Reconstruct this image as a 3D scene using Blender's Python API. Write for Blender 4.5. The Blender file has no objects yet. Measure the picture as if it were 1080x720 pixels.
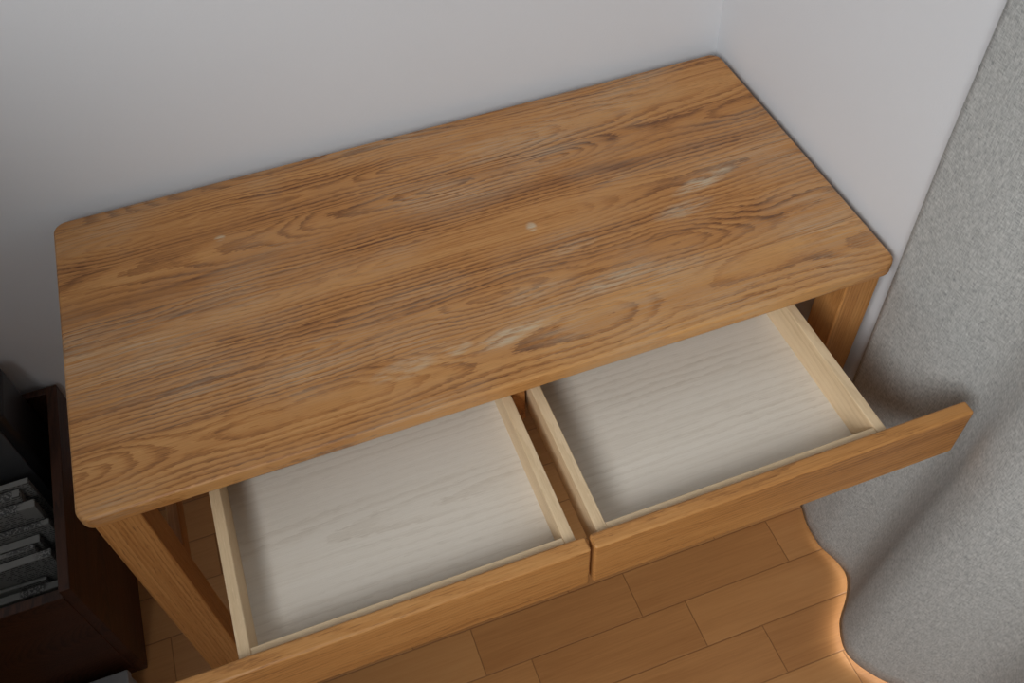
import bpy, bmesh, math, random
from mathutils import Vector
random.seed(4)
sc=bpy.context.scene
COL=bpy.context.collection
sc.view_settings.view_transform='Standard'
sc.view_settings.look='None'
sc.view_settings.exposure=0.0

def lin(c):
    return tuple(((v/255)/12.92 if v/255<=0.04045 else ((v/255+0.055)/1.055)**2.4) for v in c)+(1.0,)

# ---------------- node helper ----------------
class N:
    def __init__(s,name):
        s.m=bpy.data.materials.new(name); s.m.use_nodes=True
        s.t=s.m.node_tree; s.t.nodes.clear()
        s.out=s.t.nodes.new('ShaderNodeOutputMaterial')
    def n(s,typ,**k):
        x=s.t.nodes.new(typ)
        for a,b in k.items(): setattr(x,a,b)
        return x
    def put(s,inp,v):
        if isinstance(v,bpy.types.NodeSocket): s.t.links.new(v,inp)
        else: inp.default_value=v
    def math(s,op,a,b=0.0,c=0.0,clamp=False):
        x=s.n('ShaderNodeMath',operation=op,use_clamp=clamp)
        s.put(x.inputs[0],a); s.put(x.inputs[1],b); s.put(x.inputs[2],c)
        return x.outputs[0]
    def xyz(s,x,y,z):
        c=s.n('ShaderNodeCombineXYZ'); s.put(c.inputs[0],x);s.put(c.inputs[1],y);s.put(c.inputs[2],z); return c.outputs[0]
    def obj(s):
        tc=s.n('ShaderNodeTexCoord'); sp=s.n('ShaderNodeSeparateXYZ'); s.t.links.new(tc.outputs['Object'],sp.inputs[0])
        return sp.outputs[0],sp.outputs[1],sp.outputs[2]
    def noise(s,vec,scale=1.0,detail=3.0,rough=0.5,dist=0.0):
        x=s.n('ShaderNodeTexNoise'); s.put(x.inputs['Vector'],vec)
        x.inputs['Scale'].default_value=scale;x.inputs['Detail'].default_value=detail;x.inputs['Roughness'].default_value=rough
        x.inputs['Distortion'].default_value=dist
        return x.outputs[0]
    def white(s,vec):
        x=s.n('ShaderNodeTexWhiteNoise',noise_dimensions='3D'); s.put(x.inputs['Vector'],vec); return x.outputs['Value'],x.outputs['Color']
    def rng(s,v,a,b,c=0.0,d=1.0,smooth=False):
        x=s.n('ShaderNodeMapRange',interpolation_type='SMOOTHSTEP' if smooth else 'LINEAR'); s.put(x.inputs[0],v)
        for i,q in enumerate((a,b,c,d)): x.inputs[i+1].default_value=q
        return x.outputs[0]
    def mix(s,f,a,b,bt='MIX'):
        x=s.n('ShaderNodeMix',data_type='RGBA',blend_type=bt); s.put(x.inputs[0],f); s.put(x.inputs[6],a); s.put(x.inputs[7],b); return x.outputs[2]
    def ramp(s,v,els):
        x=s.n('ShaderNodeValToRGB'); s.put(x.inputs[0],v); r=x.color_ramp
        while len(r.elements)<len(els): r.elements.new(0.5)
        for e,(p,c) in zip(r.elements,els): e.position=p; e.color=c
        return x.outputs[0]
    def bsdf(s,col,rough=0.5,spec=0.5,bump=None,bstr=0.2,bdist=0.001,coat=0.0):
        b=s.n('ShaderNodeBsdfPrincipled'); s.put(b.inputs['Base Color'],col); s.put(b.inputs['Roughness'],rough)
        b.inputs['Specular IOR Level'].default_value=spec
        b.inputs['Coat Weight'].default_value=coat; b.inputs['Coat Roughness'].default_value=0.35
        if bump is not None:
            bp=s.n('ShaderNodeBump'); bp.inputs['Strength'].default_value=bstr; bp.inputs['Distance'].default_value=bdist
            s.put(bp.inputs['Height'],bump); s.t.links.new(bp.outputs[0],b.inputs['Normal'])
        s.t.links.new(b.outputs[0],s.out.inputs[0]); return b

def wood(name,axes='xyz',board=0.095,base=(179,122,65),dark=(108,64,32),light=(206,154,94),
         ring=0.0056,seed=0.0,wear=False,rough=0.45,contrast=1.0,boardvar=1.0,y0=0.0,seam=0.5,pore=0.6,warp=1.1,ringw=0.36,hoff=0.02,accent=0.0,lowf=2.2):
    s=N(name); X,Y,Z=s.obj(); d={'x':X,'y':Y,'z':Z}
    a,b,c=(d[q] for q in axes)     # along grain, across boards, depth
    b0=s.math('ADD',b,-y0)
    row=s.math('FLOOR',s.math('DIVIDE',b0,board))
    fr=s.math('FRACT',s.math('DIVIDE',b0,board))
    w1,wc=s.white(s.xyz(row,seed+0.37,3.1)); sep=s.n('ShaderNodeSeparateColor'); s.t.links.new(wc,sep.inputs[0])
    r1,r2,r3=sep.outputs[0],sep.outputs[1],sep.outputs[2]
    bc=s.math('MULTIPLY',s.math('ADD',fr,-0.5),board)
    yc=s.math('MULTIPLY',s.math('ADD',r1,-0.5),board*0.7)
    sh=s.math('MULTIPLY',w1,37.0)
    lowv=s.xyz(s.math('MULTIPLY_ADD',a,lowf,sh),s.math('MULTIPLY',b,4.0),s.math('MULTIPLY',c,4.0))
    low=s.math('ADD',s.noise(lowv,1.0,1.5,0.45),-0.5)
    midv=s.xyz(s.math('MULTIPLY_ADD',a,9.0,sh),s.math('MULTIPLY',b,38.0),s.math('MULTIPLY',c,38.0))
    mid=s.math('ADD',s.noise(midv,1.0,2.5,0.55),-0.5)
    jit=s.math('ADD',s.noise(s.xyz(s.math('MULTIPLY_ADD',a,60.0,sh),s.math('MULTIPLY',b,300.0),s.math('MULTIPLY',c,300.0)),1.0,2.0,0.6),-0.5)
    yy=s.math('ADD',s.math('SUBTRACT',bc,yc),s.math('MULTIPLY',mid,0.006*warp))
    slope=s.math('MULTIPLY',s.math('SUBTRACT',s.math('MULTIPLY',s.math('GREATER_THAN',r2,0.5),2.0),1.0),s.math('MULTIPLY_ADD',r3,0.05,0.05))
    h=s.math('ADD',s.math('MULTIPLY',s.math('ADD',a,s.math('MULTIPLY',r3,-1.0)),slope),s.math('MULTIPLY',low,0.13*warp))
    h=s.math('ADD',s.math('ADD',h,s.math('MULTIPLY',c,0.6)),hoff)
    rr=s.math('SQRT',s.math('ADD',s.math('MULTIPLY',yy,yy),s.math('MULTIPLY',s.math('MULTIPLY',h,h),0.5)))
    v=s.math('ADD',s.math('DIVIDE',rr,ring),s.math('MULTIPLY_ADD',mid,0.9*warp,s.math('MULTIPLY',jit,0.8)))
    f=s.math('FRACT',v)
    up=s.rng(f,0.25,0.85,0,1,True); dn=s.rng(f,0.84,1.0,1,0,True)
    g=s.math('MULTIPLY',up,dn)
    vis=s.rng(s.noise(s.xyz(s.math('MULTIPLY_ADD',a,2.5,sh),s.math('MULTIPLY',b,14.0),3.0),1.0,1.0,0.5),0.35,0.60,0.3,1.0)
    g=s.math('MULTIPLY',g,vis)
    fib=s.noise(s.xyz(s.math('MULTIPLY_ADD',a,7.0,sh),s.math('MULTIPLY',b,430.0),s.math('MULTIPLY',c,430.0)),1.0,4.0,0.65)
    por=s.noise(s.xyz(s.math('MULTIPLY_ADD',a,45.0,sh),s.math('MULTIPLY',b,1000.0),s.math('MULTIPLY',c,1000.0)),1.0,2.0,0.5)
    porm=s.rng(por,0.54,0.68,0,1)
    broad=s.noise(s.xyz(s.math('MULTIPLY_ADD',a,1.3,sh),s.math('MULTIPLY',b,26.0),0.0),1.0,2.0,0.5)
    fac=s.math('ADD',s.math('MULTIPLY',g,ringw*contrast),s.math('MULTIPLY',s.math('ADD',fib,-0.5),0.85*contrast))
    fac=s.math('ADD',fac,s.math('MULTIPLY',s.math('ADD',broad,-0.5),0.95*contrast))
    fac=s.math('ADD',fac,s.math('MULTIPLY',s.math('ADD',r3,-0.5),0.26*boardvar))
    fac=s.math('ADD',fac,0.5-0.11*contrast)
    if accent:
        an=s.noise(s.xyz(s.math('MULTIPLY_ADD',a,5.0,sh),s.math('MULTIPLY',b,42.0),1.0),1.0,2.0,0.55,0.4)
        fac=s.math('ADD',fac,s.rng(an,0.58,0.76,0,accent,True))
    col=s.ramp(fac,[(0.0,lin(light)),(0.5,lin(base)),(1.0,lin(dark))])
    pf=s.math('MULTIPLY',porm,s.math('MULTIPLY_ADD',g,0.9*pore,0.30*pore))
    col=s.mix(pf,col,lin(tuple(int(q*0.78) for q in dark)))
    e=s.math('ABSOLUTE',s.math('ADD',fr,-0.5)); sm=s.rng(e,0.5-0.0007/board,0.5,0,seam)
    col=s.mix(sm,col,lin(tuple(int(q*0.7) for q in dark)))
    ro=s.math('MULTIPLY_ADD',fib,0.18,rough-0.09)
    if wear:
        tot=None
        for (px,py,rx,ry,st,an) in wear:
            dx=s.math('ADD',a,-px); dy=s.math('ADD',b,-py); ca,sa=math.cos(an),math.sin(an)
            u=s.math('DIVIDE',s.math('ADD',s.math('MULTIPLY',dx,ca),s.math('MULTIPLY',dy,sa)),rx)
            w=s.math('DIVIDE',s.math('SUBTRACT',s.math('MULTIPLY',dy,ca),s.math('MULTIPLY',dx,sa)),ry)
            q=s.math('ADD',s.math('MULTIPLY',u,u),s.math('MULTIPLY',w,w))
            q=s.math('MULTIPLY',s.rng(q,0.0,1.0,1,0,True),st)
            tot=q if tot is None else s.math('MAXIMUM',tot,q)
        sp=s.noise(s.xyz(s.math('MULTIPLY',a,26.0),s.math('MULTIPLY',b,210.0),0.0),1.0,4.0,0.65)
        wm=s.math('MULTIPLY',tot,s.rng(sp,0.38,0.60,0,1))
        gsc=s.rng(s.noise(s.xyz(s.math('MULTIPLY',a,3.0),s.math('MULTIPLY',b,6.0),5.0),1.0,3.0,0.6),0.42,0.66,0,0.5)
        gsc=s.math('MULTIPLY',gsc,s.rng(fib,0.42,0.60,0,1))
        wm=s.math('MAXIMUM',wm,gsc)
        col=s.mix(wm,col,lin((198,183,156)))
        ro=s.math('ADD',ro,s.math('MULTIPLY',wm,0.2))
    s.bsdf(col,ro,0.42,bump=s.math('SUBTRACT',fib,porm),bstr=0.25,bdist=0.0004)
    return s.m

def plain(name,c,rough=0.5,spec=0.4,var=0.08,scale=30,bump=0.1):
    s=N(name); X,Y,Z=s.obj(); nz=s.noise(s.xyz(X,Y,Z),scale,4,0.6)
    col=s.mix(nz,lin(tuple(max(0,int(q*(1-var))) for q in c)),lin(tuple(min(255,int(q*(1+var))) for q in c)))
    s.bsdf(col,rough,spec,bump=nz,bstr=bump,bdist=0.001); return s.m

# ---------------- geometry helper ----------------
def empty(name):
    e=bpy.data.objects.new(name,None); e.empty_display_size=0.1; COL.objects.link(e); return e
def mesh(name,bm,mat,parent=None,bevel=0.0,seg=3,smooth=False):
    me=bpy.data.meshes.new(name); bmesh.ops.recalc_face_normals(bm,faces=bm.faces); bm.to_mesh(me); bm.free()
    o=bpy.data.objects.new(name,me); COL.objects.link(o)
    if mat: me.materials.append(mat)
    if parent: o.parent=parent
    if bevel:
        m=o.modifiers.new('bev','BEVEL'); m.width=bevel; m.segments=seg; m.limit_method='ANGLE'; m.angle_limit=math.radians(40)
        smooth=True
    if smooth:
        for p in me.polygons: p.use_smooth=True
        if bevel:
            w=o.modifiers.new('wn','WEIGHTED_NORMAL'); w.keep_sharp=True
    return o
def addbox(bm,x0,x1,y0,y1,z0,z1):
    v=[bm.verts.new(p) for p in ((x0,y0,z0),(x1,y0,z0),(x1,y1,z0),(x0,y1,z0),(x0,y0,z1),(x1,y0,z1),(x1,y1,z1),(x0,y1,z1))]
    for f in ((0,3,2,1),(4,5,6,7),(0,1,5,4),(1,2,6,5),(2,3,7,6),(3,0,4,7)): bm.faces.new([v[i] for i in f])
    return v
def box(name,b,mat,parent=None,bevel=0.0,seg=3):
    bm=bmesh.new(); addbox(bm,*b); return mesh(name,bm,mat,parent,bevel,seg)

# ---------------- materials ----------------
WEAR=[(0.94,0.245,0.075,0.018,0.8,0.25),(0.88,0.20,0.06,0.02,0.5,0.1),(0.66,0.25,0.010,0.012,0.85,0),(0.565,0.072,0.07,0.018,0.8,0.15),(0.49,0.075,0.03,0.014,0.6,0.1),
      (0.73,0.11,0.10,0.022,0.6,0.1),(0.42,0.07,0.06,0.02,0.5,0.1),(0.23,0.40,0.010,0.008,0.8,0),(0.82,0.10,0.06,0.018,0.45,0.0),(0.70,0.19,0.05,0.012,0.45,0.1),
      (0.12,0.22,0.06,0.02,0.3,0.0),(0.62,0.13,0.07,0.02,0.4,0.1)]
oak_top=wood('oak_desktop','xyz',board=0.104,y0=-0.014,wear=WEAR,seed=6.0,hoff=-0.41,ring=0.0072,ringw=0.46,warp=1.4,accent=0.25,lowf=2.9)
oak_x=wood('oak_rail_x','xzy',board=0.4,seed=5.0,y0=0.35,base=(184,128,70),seam=0,ringw=0.22)
oak_y=wood('oak_rail_y','yzx',board=0.4,seed=7.0,y0=0.35,seam=0,ringw=0.22)
oak_leg=wood('oak_leg','zxy',board=1.3,seed=9.0,y0=-0.1,seam=0,base=(176,121,66),ringw=0.22)
pale_kw=dict(base=(219,211,198),dark=(190,177,160),light=(232,226,216),contrast=0.5,pore=0.15,seam=0,rough=0.6,boardvar=0.1,warp=0.5)
pale_bot=wood('paulownia_bottom','xyz',board=0.9,ring=0.012,seed=3.3,y0=-0.6,hoff=-0.35,**pale_kw)
pk=dict(pale_kw); pk.update(base=(224,198,160),dark=(196,166,126),light=(236,214,182),contrast=0.5)
pale_x=wood('paulownia_x','xzy',board=0.5,ring=0.007,seed=1.3,y0=0.4,**pk)
pale_y=wood('paulownia_y','yzx',board=0.5,ring=0.007,seed=4.3,y0=0.4,**pk)
walnut=wood('dark_shelf_wood','yzx',board=0.12,seed=8.0,base=(78,46,29),dark=(48,27,16),light=(96,59,38))

def wallmat(name,c):
    s=N(name); X,Y,Z=s.obj(); v=s.xyz(X,Y,Z)
    n1=s.noise(v,260,3,0.6); n2=s.noise(v,2.2,3,0.5)
    col=s.mix(n2,lin(tuple(q-4 for q in c)),lin(tuple(q+3 for q in c)))
    s.bsdf(col,0.8,0.25,bump=n1,bstr=0.25,bdist=0.0008); return s.m
m_wall=wallmat('wallpaper_white',(217,219,222))

def floormat():
    s=N('floor_planks'); X,Y,Z=s.obj(); W=0.091; L=0.303
    ry=s.math('DIVIDE',s.math('ADD',Y,0.10),W); row=s.math('FLOOR',ry); fy=s.math('FRACT',ry)
    off=s.math('MULTIPLY',s.math('FLOORED_MODULO',row,3.0),0.36)
    rx=s.math('ADD',s.math('DIVIDE',s.math('ADD',X,-0.73),L),off); cl=s.math('FLOOR',rx); fx=s.math('FRACT',rx)
    w,wc=s.white(s.xyz(row,cl,1.7)); sh=s.math('MULTIPLY',w,31.0)
    fib=s.noise(s.xyz(s.math('MULTIPLY_ADD',X,7.0,sh),s.math('MULTIPLY',Y,260.0),0.0),1,3,0.6)
    br=s.noise(s.xyz(s.math('MULTIPLY_ADD',X,4.0,sh),s.math('MULTIPLY',Y,40.0),0.0),1,3,0.6,0.6)
    fac=s.math('ADD',s.math('MULTIPLY',fib,0.35),s.math('MULTIPLY',br,0.35)); fac=s.math('ADD',fac,s.math('MULTIPLY',w,0.3))
    col=s.ramp(fac,[(0.15,lin((210,158,102))),(0.5,lin((194,138,84))),(0.85,lin((162,108,62)))])
    ey=s.math('MULTIPLY',s.math('ABSOLUTE',s.math('ADD',fy,-0.5)),W); ex=s.math('MULTIPLY',s.math('ABSOLUTE',s.math('ADD',fx,-0.5)),L)
    gm=s.math('MAXIMUM',s.rng(ey,W/2-0.0016,W/2-0.0004,0,1),s.rng(ex,L/2-0.0014,L/2-0.0004,0,1))
    col=s.mix(s.math('MULTIPLY',gm,0.5),col,lin((88,50,24)))
    s.bsdf(col,s.math('MULTIPLY_ADD',fib,0.12,0.30),0.45,bump=s.math('SUBTRACT',1.0,gm),bstr=0.5,bdist=0.001); return s.m
m_floor=floormat()

def curtainmat():
    s=N('linen_curtain'); X,Y,Z=s.obj()
    n1=s.noise(s.xyz(s.math('MULTIPLY',X,120),s.math('MULTIPLY',Y,120),s.math('MULTIPLY',Z,1100)),1,2,0.6)
    n2=s.noise(s.xyz(s.math('MULTIPLY',X,900),s.math('MULTIPLY',Y,900),s.math('MULTIPLY',Z,120)),1,2,0.6)
    n=s.math('MULTIPLY',s.math('ADD',n1,n2),0.5)
    col=s.ramp(n,[(0.34,lin((134,137,136))),(0.5,lin((177,179,177))),(0.66,lin((207,209,206)))])
    b=s.n('ShaderNodeBsdfPrincipled'); s.put(b.inputs['Base Color'],col); b.inputs['Roughness'].default_value=0.9
    b.inputs['Specular IOR Level'].default_value=0.1; b.inputs['Sheen Weight'].default_value=0.1
    bp=s.n('ShaderNodeBump'); bp.inputs['Strength'].default_value=0.4; bp.inputs['Distance'].default_value=0.0006; s.put(bp.inputs['Height'],n); s.t.links.new(bp.outputs[0],b.inputs['Normal'])
    tr=s.n('ShaderNodeBsdfTranslucent'); s.put(tr.inputs['Color'],col)
    mx=s.n('ShaderNodeMixShader'); mx.inputs[0].default_value=0.06
    s.t.links.new(b.outputs[0],mx.inputs[1]); s.t.links.new(tr.outputs[0],mx.inputs[2]); s.t.links.new(mx.outputs[0],s.out.inputs[0])
    return s.m
m_curt=curtainmat()
m_white=plain('white_frame',(225,226,228),0.4)

# ---------------- room ----------------
WX=1.120; WY=0.552
box('floor',(-1.9,WX+0.1,-3.0,WY+0.1,-0.05,0.0),m_floor)
box('wall_back',(-1.9,WX+0.1,WY,WY+0.1,0.0,2.4),m_wall)
bm=bmesh.new()
addbox(bm,WX,WX+0.1,-0.12,WY,0.0,2.4)
addbox(bm,WX,WX+0.1,-3.0,-1.85,0.0,2.4)
addbox(bm,WX,WX+0.1,-1.85,-0.12,2.0,2.4)
mesh('wall_right',bm,m_wall)
win=empty('window_1')
bm=bmesh.new(); t=0.045
addbox(bm,WX+0.03,WX+0.08,-1.85,-0.12,0.0,t); addbox(bm,WX+0.03,WX+0.08,-1.85,-0.12,2.0-t,2.0)
for y in (-1.85,-1.0,-0.12-t): addbox(bm,WX+0.03,WX+0.08,y,y+t,t,2.0-t)
mesh('window_frame',bm,m_white,win,0.003)
s=N('window_glass'); tb=s.n('ShaderNodeBsdfTransparent'); gl=s.n('ShaderNodeBsdfGlossy'); gl.inputs['Roughness'].default_value=0.02
mx=s.n('ShaderNodeMixShader'); mx.inputs[0].default_value=0.06; s.t.links.new(tb.outputs[0],mx.inputs[1]);s.t.links.new(gl.outputs[0],mx.inputs[2]);s.t.links.new(mx.outputs[0],s.out.inputs[0])
box('window_pane',(WX+0.053,WX+0.057,-1.805,-0.165,t,2.0-t),s.m,win)

# ---------------- desk ----------------
desk=empty('wooden_desk')
W=1.106; D=0.5265; H=0.70; T=0.024; XL=-0.002; YF=-0.006
bm=bmesh.new(); r=0.020; vs=[]
for cx,cy,a0 in ((W-r,D-r,0),(XL+r,D-r,90),(XL+r,YF+r,180),(W-r,YF+r,270)):
    for i in range(9):
        a=math.radians(a0+90*i/8); vs.append(bm.verts.new((cx+r*math.cos(a),cy+r*math.sin(a),H-T)))
f=bm.faces.new(vs); ex=bmesh.ops.extrude_face_region(bm,geom=[f]); bmesh.ops.translate(bm,vec=(0,0,T),verts=[v for v in ex['geom'] if isinstance(v,bmesh.types.BMVert)])
top=mesh('desktop',bm,oak_top,desk,0.005,4)
W=1.104
LG=0.055
for i,(x,y) in enumerate(((0.006,0.008),(W-0.006-LG,0.008),(0.006,D-0.015-LG),(W-0.006-LG,D-0.015-LG))):
    box('leg_%d'%(i+1),(x,x+LG,y,y+LG,0,H-T),oak_leg,desk,0.003)
box('apron_back',(0.062,W-0.062,D-0.058,D-0.038,H-T-0.10,H-T),oak_x,desk,0.002)
for k,x in enumerate((0.022,W-0.044)):
    box('apron_side_%d'%(k+1),(x,x+0.022,0.064,D-0.070,H-T-0.10,H-T),oak_y,desk,0.002)
for k,x in enumerate((0.040,W-0.058)):
    box('stretcher_side_%d'%(k+1),(x,x+0.018,0.063,D-0.070,0.42,0.455),oak_y,desk,0.002)
box('front_rail_top',(0.062,W-0.062,0.016,0.036,H-T-0.012,H-T),oak_x,desk,0.001)
box('drawer_divider',(0.5445,0.5625,0.02,D-0.058,H-T-0.10,H-T),oak_y,desk,0.001)
for k,(x0,x1) in enumerate(((0.1275,0.1395),(0.9645,0.9765))):
    box('drawer_runner_%d'%(k+1),(x0,x1,0.10,D-0.058,H-T-0.09,H-T-0.06),oak_y,desk,0.001)
def drawer(i,x0,x1,fx0,fx1):
    yf=-0.217; yb=yf+0.40; zt=0.655; zb=0.590; t=0.014
    d=empty('drawer_%d'%i); d.parent=desk
    box('side_left',(x0,x0+t,yf,yb,zb,zt),pale_y,d,0.0015)
    box('side_right',(x1-t,x1,yf,yb,zb,zt),pale_y,d,0.0015)
    box('box_front',(x0+t,x1-t,yf,yf+t,zb,zt),pale_x,d,0.0015)
    box('box_back',(x0+t,x1-t,yb-t,yb,zb,zt-0.004),pale_x,d,0.0015)
    box('bottom',(x0+t,x1-t,yf+t,yb-t,zb+0.006,zb+0.012),pale_bot,d)
    box('drawer_front',(fx0,fx1,yf-0.020,yf,0.578,0.670),oak_x,d,0.004)
drawer(1,0.142,0.540,0.038,0.5490)
drawer(2,0.567,0.962,0.5530,1.068)

# ---------------- curtain ----------------
pts=[(0.0,1.106),(-0.04,1.098),(-0.09,1.098),(-0.13,1.110),(-0.165,1.112),(-0.20,1.090),(-0.24,1.050),(-0.29,1.032),(-0.34,1.055),(-0.39,1.100),(-0.44,1.108),(-0.50,1.065),(-0.56,1.035),(-0.62,1.065),(-0.68,1.112)]
def cat(y):
    if y<-0.68: return 1.077-0.035*math.cos((y+0.56)*2*math.pi/0.24)
    n=len(pts)
    for i in range(n-1):
        a,b=pts[i],pts[i+1]
        if b[0]<=y<=a[0]:
            t=(a[0]-y)/(a[0]-b[0]); p0=pts[max(0,i-1)][1]; p3=pts[min(n-1,i+2)][1]; p1=a[1];p2=b[1]
            return 0.5*(2*p1+(p2-p0)*t+(2*p0-5*p1+4*p2-p3)*t*t+(3*p1-p0-3*p2+p3)*t**3)
    return pts[0][1]
bm=bmesh.new(); NY=260; NZ=60; g=[]
for j in range(NZ+1):
    z=0.018+(2.28-0.018)*j/NZ; row=[]
    for i in range(NY+1):
        y=-1.9*i/NY; k=1-0.45*min(1,z/0.9)
        x=1.094+(cat(y)-1.094)*k+0.003*math.sin(z*5+y*9)
        yy=-0.012+y-0.010*math.sin(z*3.0+y*7)*min(1,-y*8)-0.03*min(1,z/0.8)*min(1,-y*6)
        row.append(bm.verts.new((min(x,1.116),yy,z)))
    g.append(row)
for j in range(NZ):
    for i in range(NY): bm.faces.new((g[j][i],g[j][i+1],g[j+1][i+1],g[j+1][i]))
cur=mesh('window_curtain',bm,m_curt,None,0,3,True)
so=cur.modifiers.new('s','SOLIDIFY'); so.thickness=0.0015
bm=bmesh.new(); addbox(bm,1.07,1.10,-1.98,0.04,2.285,2.31)
for y in (-1.8,-0.9,-0.05): addbox(bm,1.08,WX,y,y+0.02,2.29,2.305)
mesh('curtain_rail',bm,m_white,None,0.002)

# ---------------- crate with things, left of desk ----------------
sh=empty('magazine_crate')
cx0,cx1,cy0,cy1,ch=-0.62,-0.140,0.13,0.54,0.345
box('side_right',(cx1-0.018,cx1,cy0,cy1,0,ch),walnut,sh,0.002)
box('side_left',(cx0,cx0+0.018,cy0,cy1,0,ch),walnut,sh,0.002)
box('back',(cx0+0.018,cx1-0.018,cy1-0.015,cy1,0,ch),walnut,sh,0.002)
box('front',(cx0+0.018,cx1-0.018,cy0,cy0+0.018,0,ch-0.02),walnut,sh,0.002)
box('base',(cx0+0.018,cx1-0.018,cy0+0.018,cy1-0.015,0.01,0.028),walnut,sh,0.001)
dev=empty('black_desk_speaker')
m_blk=plain('black_plastic',(38,38,40),0.35,0.5)
m_gry=plain('grey_plastic',(92,94,96),0.45,0.4)
box('body',(-0.40,-0.185,0.40,0.515,0.028,0.46),m_blk,dev,0.012,4)
box('grille',(-0.385,-0.20,0.396,0.401,0.10,0.43),m_gry,dev,0.002)
box('control_panel',(-0.36,-0.225,0.42,0.49,0.459,0.464),m_gry,dev,0.002)
def papermat():
    s=N('newsprint'); X,Y,Z=s.obj()
    l=s.math('FRACT',s.math('MULTIPLY',Z,210.0)); ln=s.rng(l,0.45,0.55,0,1)
    wv=s.noise(s.xyz(s.math('MULTIPLY',X,260),s.math('MULTIPLY',Y,260),s.math('FLOOR',s.math('MULTIPLY',Z,210.0))),1,1,0.5)
    bl=s.noise(s.xyz(s.math('MULTIPLY',X,14),s.math('MULTIPLY',Y,14),s.math('MULTIPLY',Z,18)),1,0,0.5)
    k=s.math('MULTIPLY',s.math('MULTIPLY',ln,s.rng(wv,0.42,0.5,0,1)),s.rng(bl,0.40,0.44,0,0.75))
    col=s.mix(k,lin((156,156,152)),lin((60,60,62)))
    s.bsdf(col,0.8,0.2); return s.m
m_pap=papermat()
np_=empty('newspaper_stack')
y=0.160
for i in range(11):
    tk=0.004+0.012*random.random(); h1=0.22+0.012*i+0.03*random.random(); h2=h1+0.02*(random.random()-0.5)
    xr=-0.176-0.035*random.random()
    bm=bmesh.new(); v=addbox(bm,-0.40,xr,y,y+tk,0.028,h1)
    for q in (v[5],v[6]): q.co.z=h2
    for q in v[4:]: q.co.y+=0.014
    mesh('folded_paper_%d'%(i+1),bm,m_pap,np_,0.0015)
    y+=tk+0.006
sb=empty('small_storage_box')
m_sb=plain('light_grey_card',(160,162,164),0.6)
x0,x1,y0,y1,z1=-0.30,-0.160,-0.06,0.11,0.060
box('box_body',(x0,x1,y0,y1,0,z1-0.015),m_sb,sb,0.002)
box('box_lid',(x0-0.003,x1+0.003,y0-0.003,y1+0.003,z1-0.02,z1),m_sb,sb,0.003)
bc=empty('shade_bookcase')  # bookcase added out of view to block key light from the left side
bx0,bx1,by0,by1,bh=-0.74,-0.40,-1.10,0.05,1.45
box('panel_end_1',(bx0,bx1,by0,by0+0.02,0,bh),walnut,bc,0.002)
box('panel_end_2',(bx0,bx1,by1-0.02,by1,0,bh),walnut,bc,0.002)
box('panel_mid',(bx0+0.012,bx1-0.003,-0.535,-0.515,0.06,bh-0.022),walnut,bc,0.002)
box('panel_back',(bx0,bx0+0.012,by0+0.02,by1-0.02,0,bh),walnut,bc,0.001)
for i,z in enumerate((0.04,0.32,0.60,0.88,1.16,bh-0.022)):
    box('shelf_%d'%(i+1),(bx0+0.012,bx1,by0+0.02,by1-0.02,z,z+0.022),walnut,bc,0.002)
bmats=[plain('book_cloth_%d'%i,c,0.6) for i,c in enumerate(((120,40,36),(46,66,92),(190,182,160),(60,84,60),(150,120,70),(70,70,74)))]
k=0
for z in (0.062,0.342,0.622,0.902,1.182):
    for ya,yb in ((-0.51,0.02),(-1.07,-0.545)):
        y=ya
        while y<yb-0.05:
            tck=0.016+0.024*random.random(); hh=0.18+0.07*random.random(); dd=0.14+0.07*random.random()
            box('book_%d'%k,(bx1-0.03-dd,bx1-0.03,y,y+tck,z,z+hh),bmats[k%6],bc,0.002,2); k+=1; y+=tck+0.001

# ---------------- lights ----------------
def area(name,loc,tgt,size,power,col=(1,1,1),sy=None,spread=180):
    l=bpy.data.lights.new(name,'AREA'); l.energy=power; l.color=col; l.shape='RECTANGLE'; l.size=size; l.size_y=sy or size; l.spread=math.radians(spread)
    o=bpy.data.objects.new(name,l); COL.objects.link(o); o.location=loc
    o.rotation_euler=(Vector(tgt)-Vector(loc)).to_track_quat('-Z','Y').to_euler(); return o
area('room_key_light',(-0.95,-1.7,2.3),(0.95,0.0,0.5),1.3,28,(0.98,0.99,1.0),1.1,120)  # key light: unseen broad area lamp, high at front left behind the camera
area('daylight_outside',(WX+0.6,-1.0,0.9),(WX,-1.0,0.5),1.6,50,(1.0,0.99,0.97),1.6)
w=bpy.data.worlds.new('world'); sc.world=w; w.use_nodes=True
w.node_tree.nodes['Background'].inputs[0].default_value=(0.96,0.98,1.0,1); w.node_tree.nodes['Background'].inputs[1].default_value=0.13
# ---------------- camera ----------------
cam=bpy.data.cameras.new('camera'); co=bpy.data.objects.new('camera',cam); COL.objects.link(co)
cam.sensor_fit='HORIZONTAL'; cam.sensor_width=36; cam.lens=985.04/1080*36; cam.clip_start=0.01
co.location=(0.3334,-0.6682,1.6581); co.rotation_euler=(0.6719,0.0373,-0.3498)
sc.camera=co
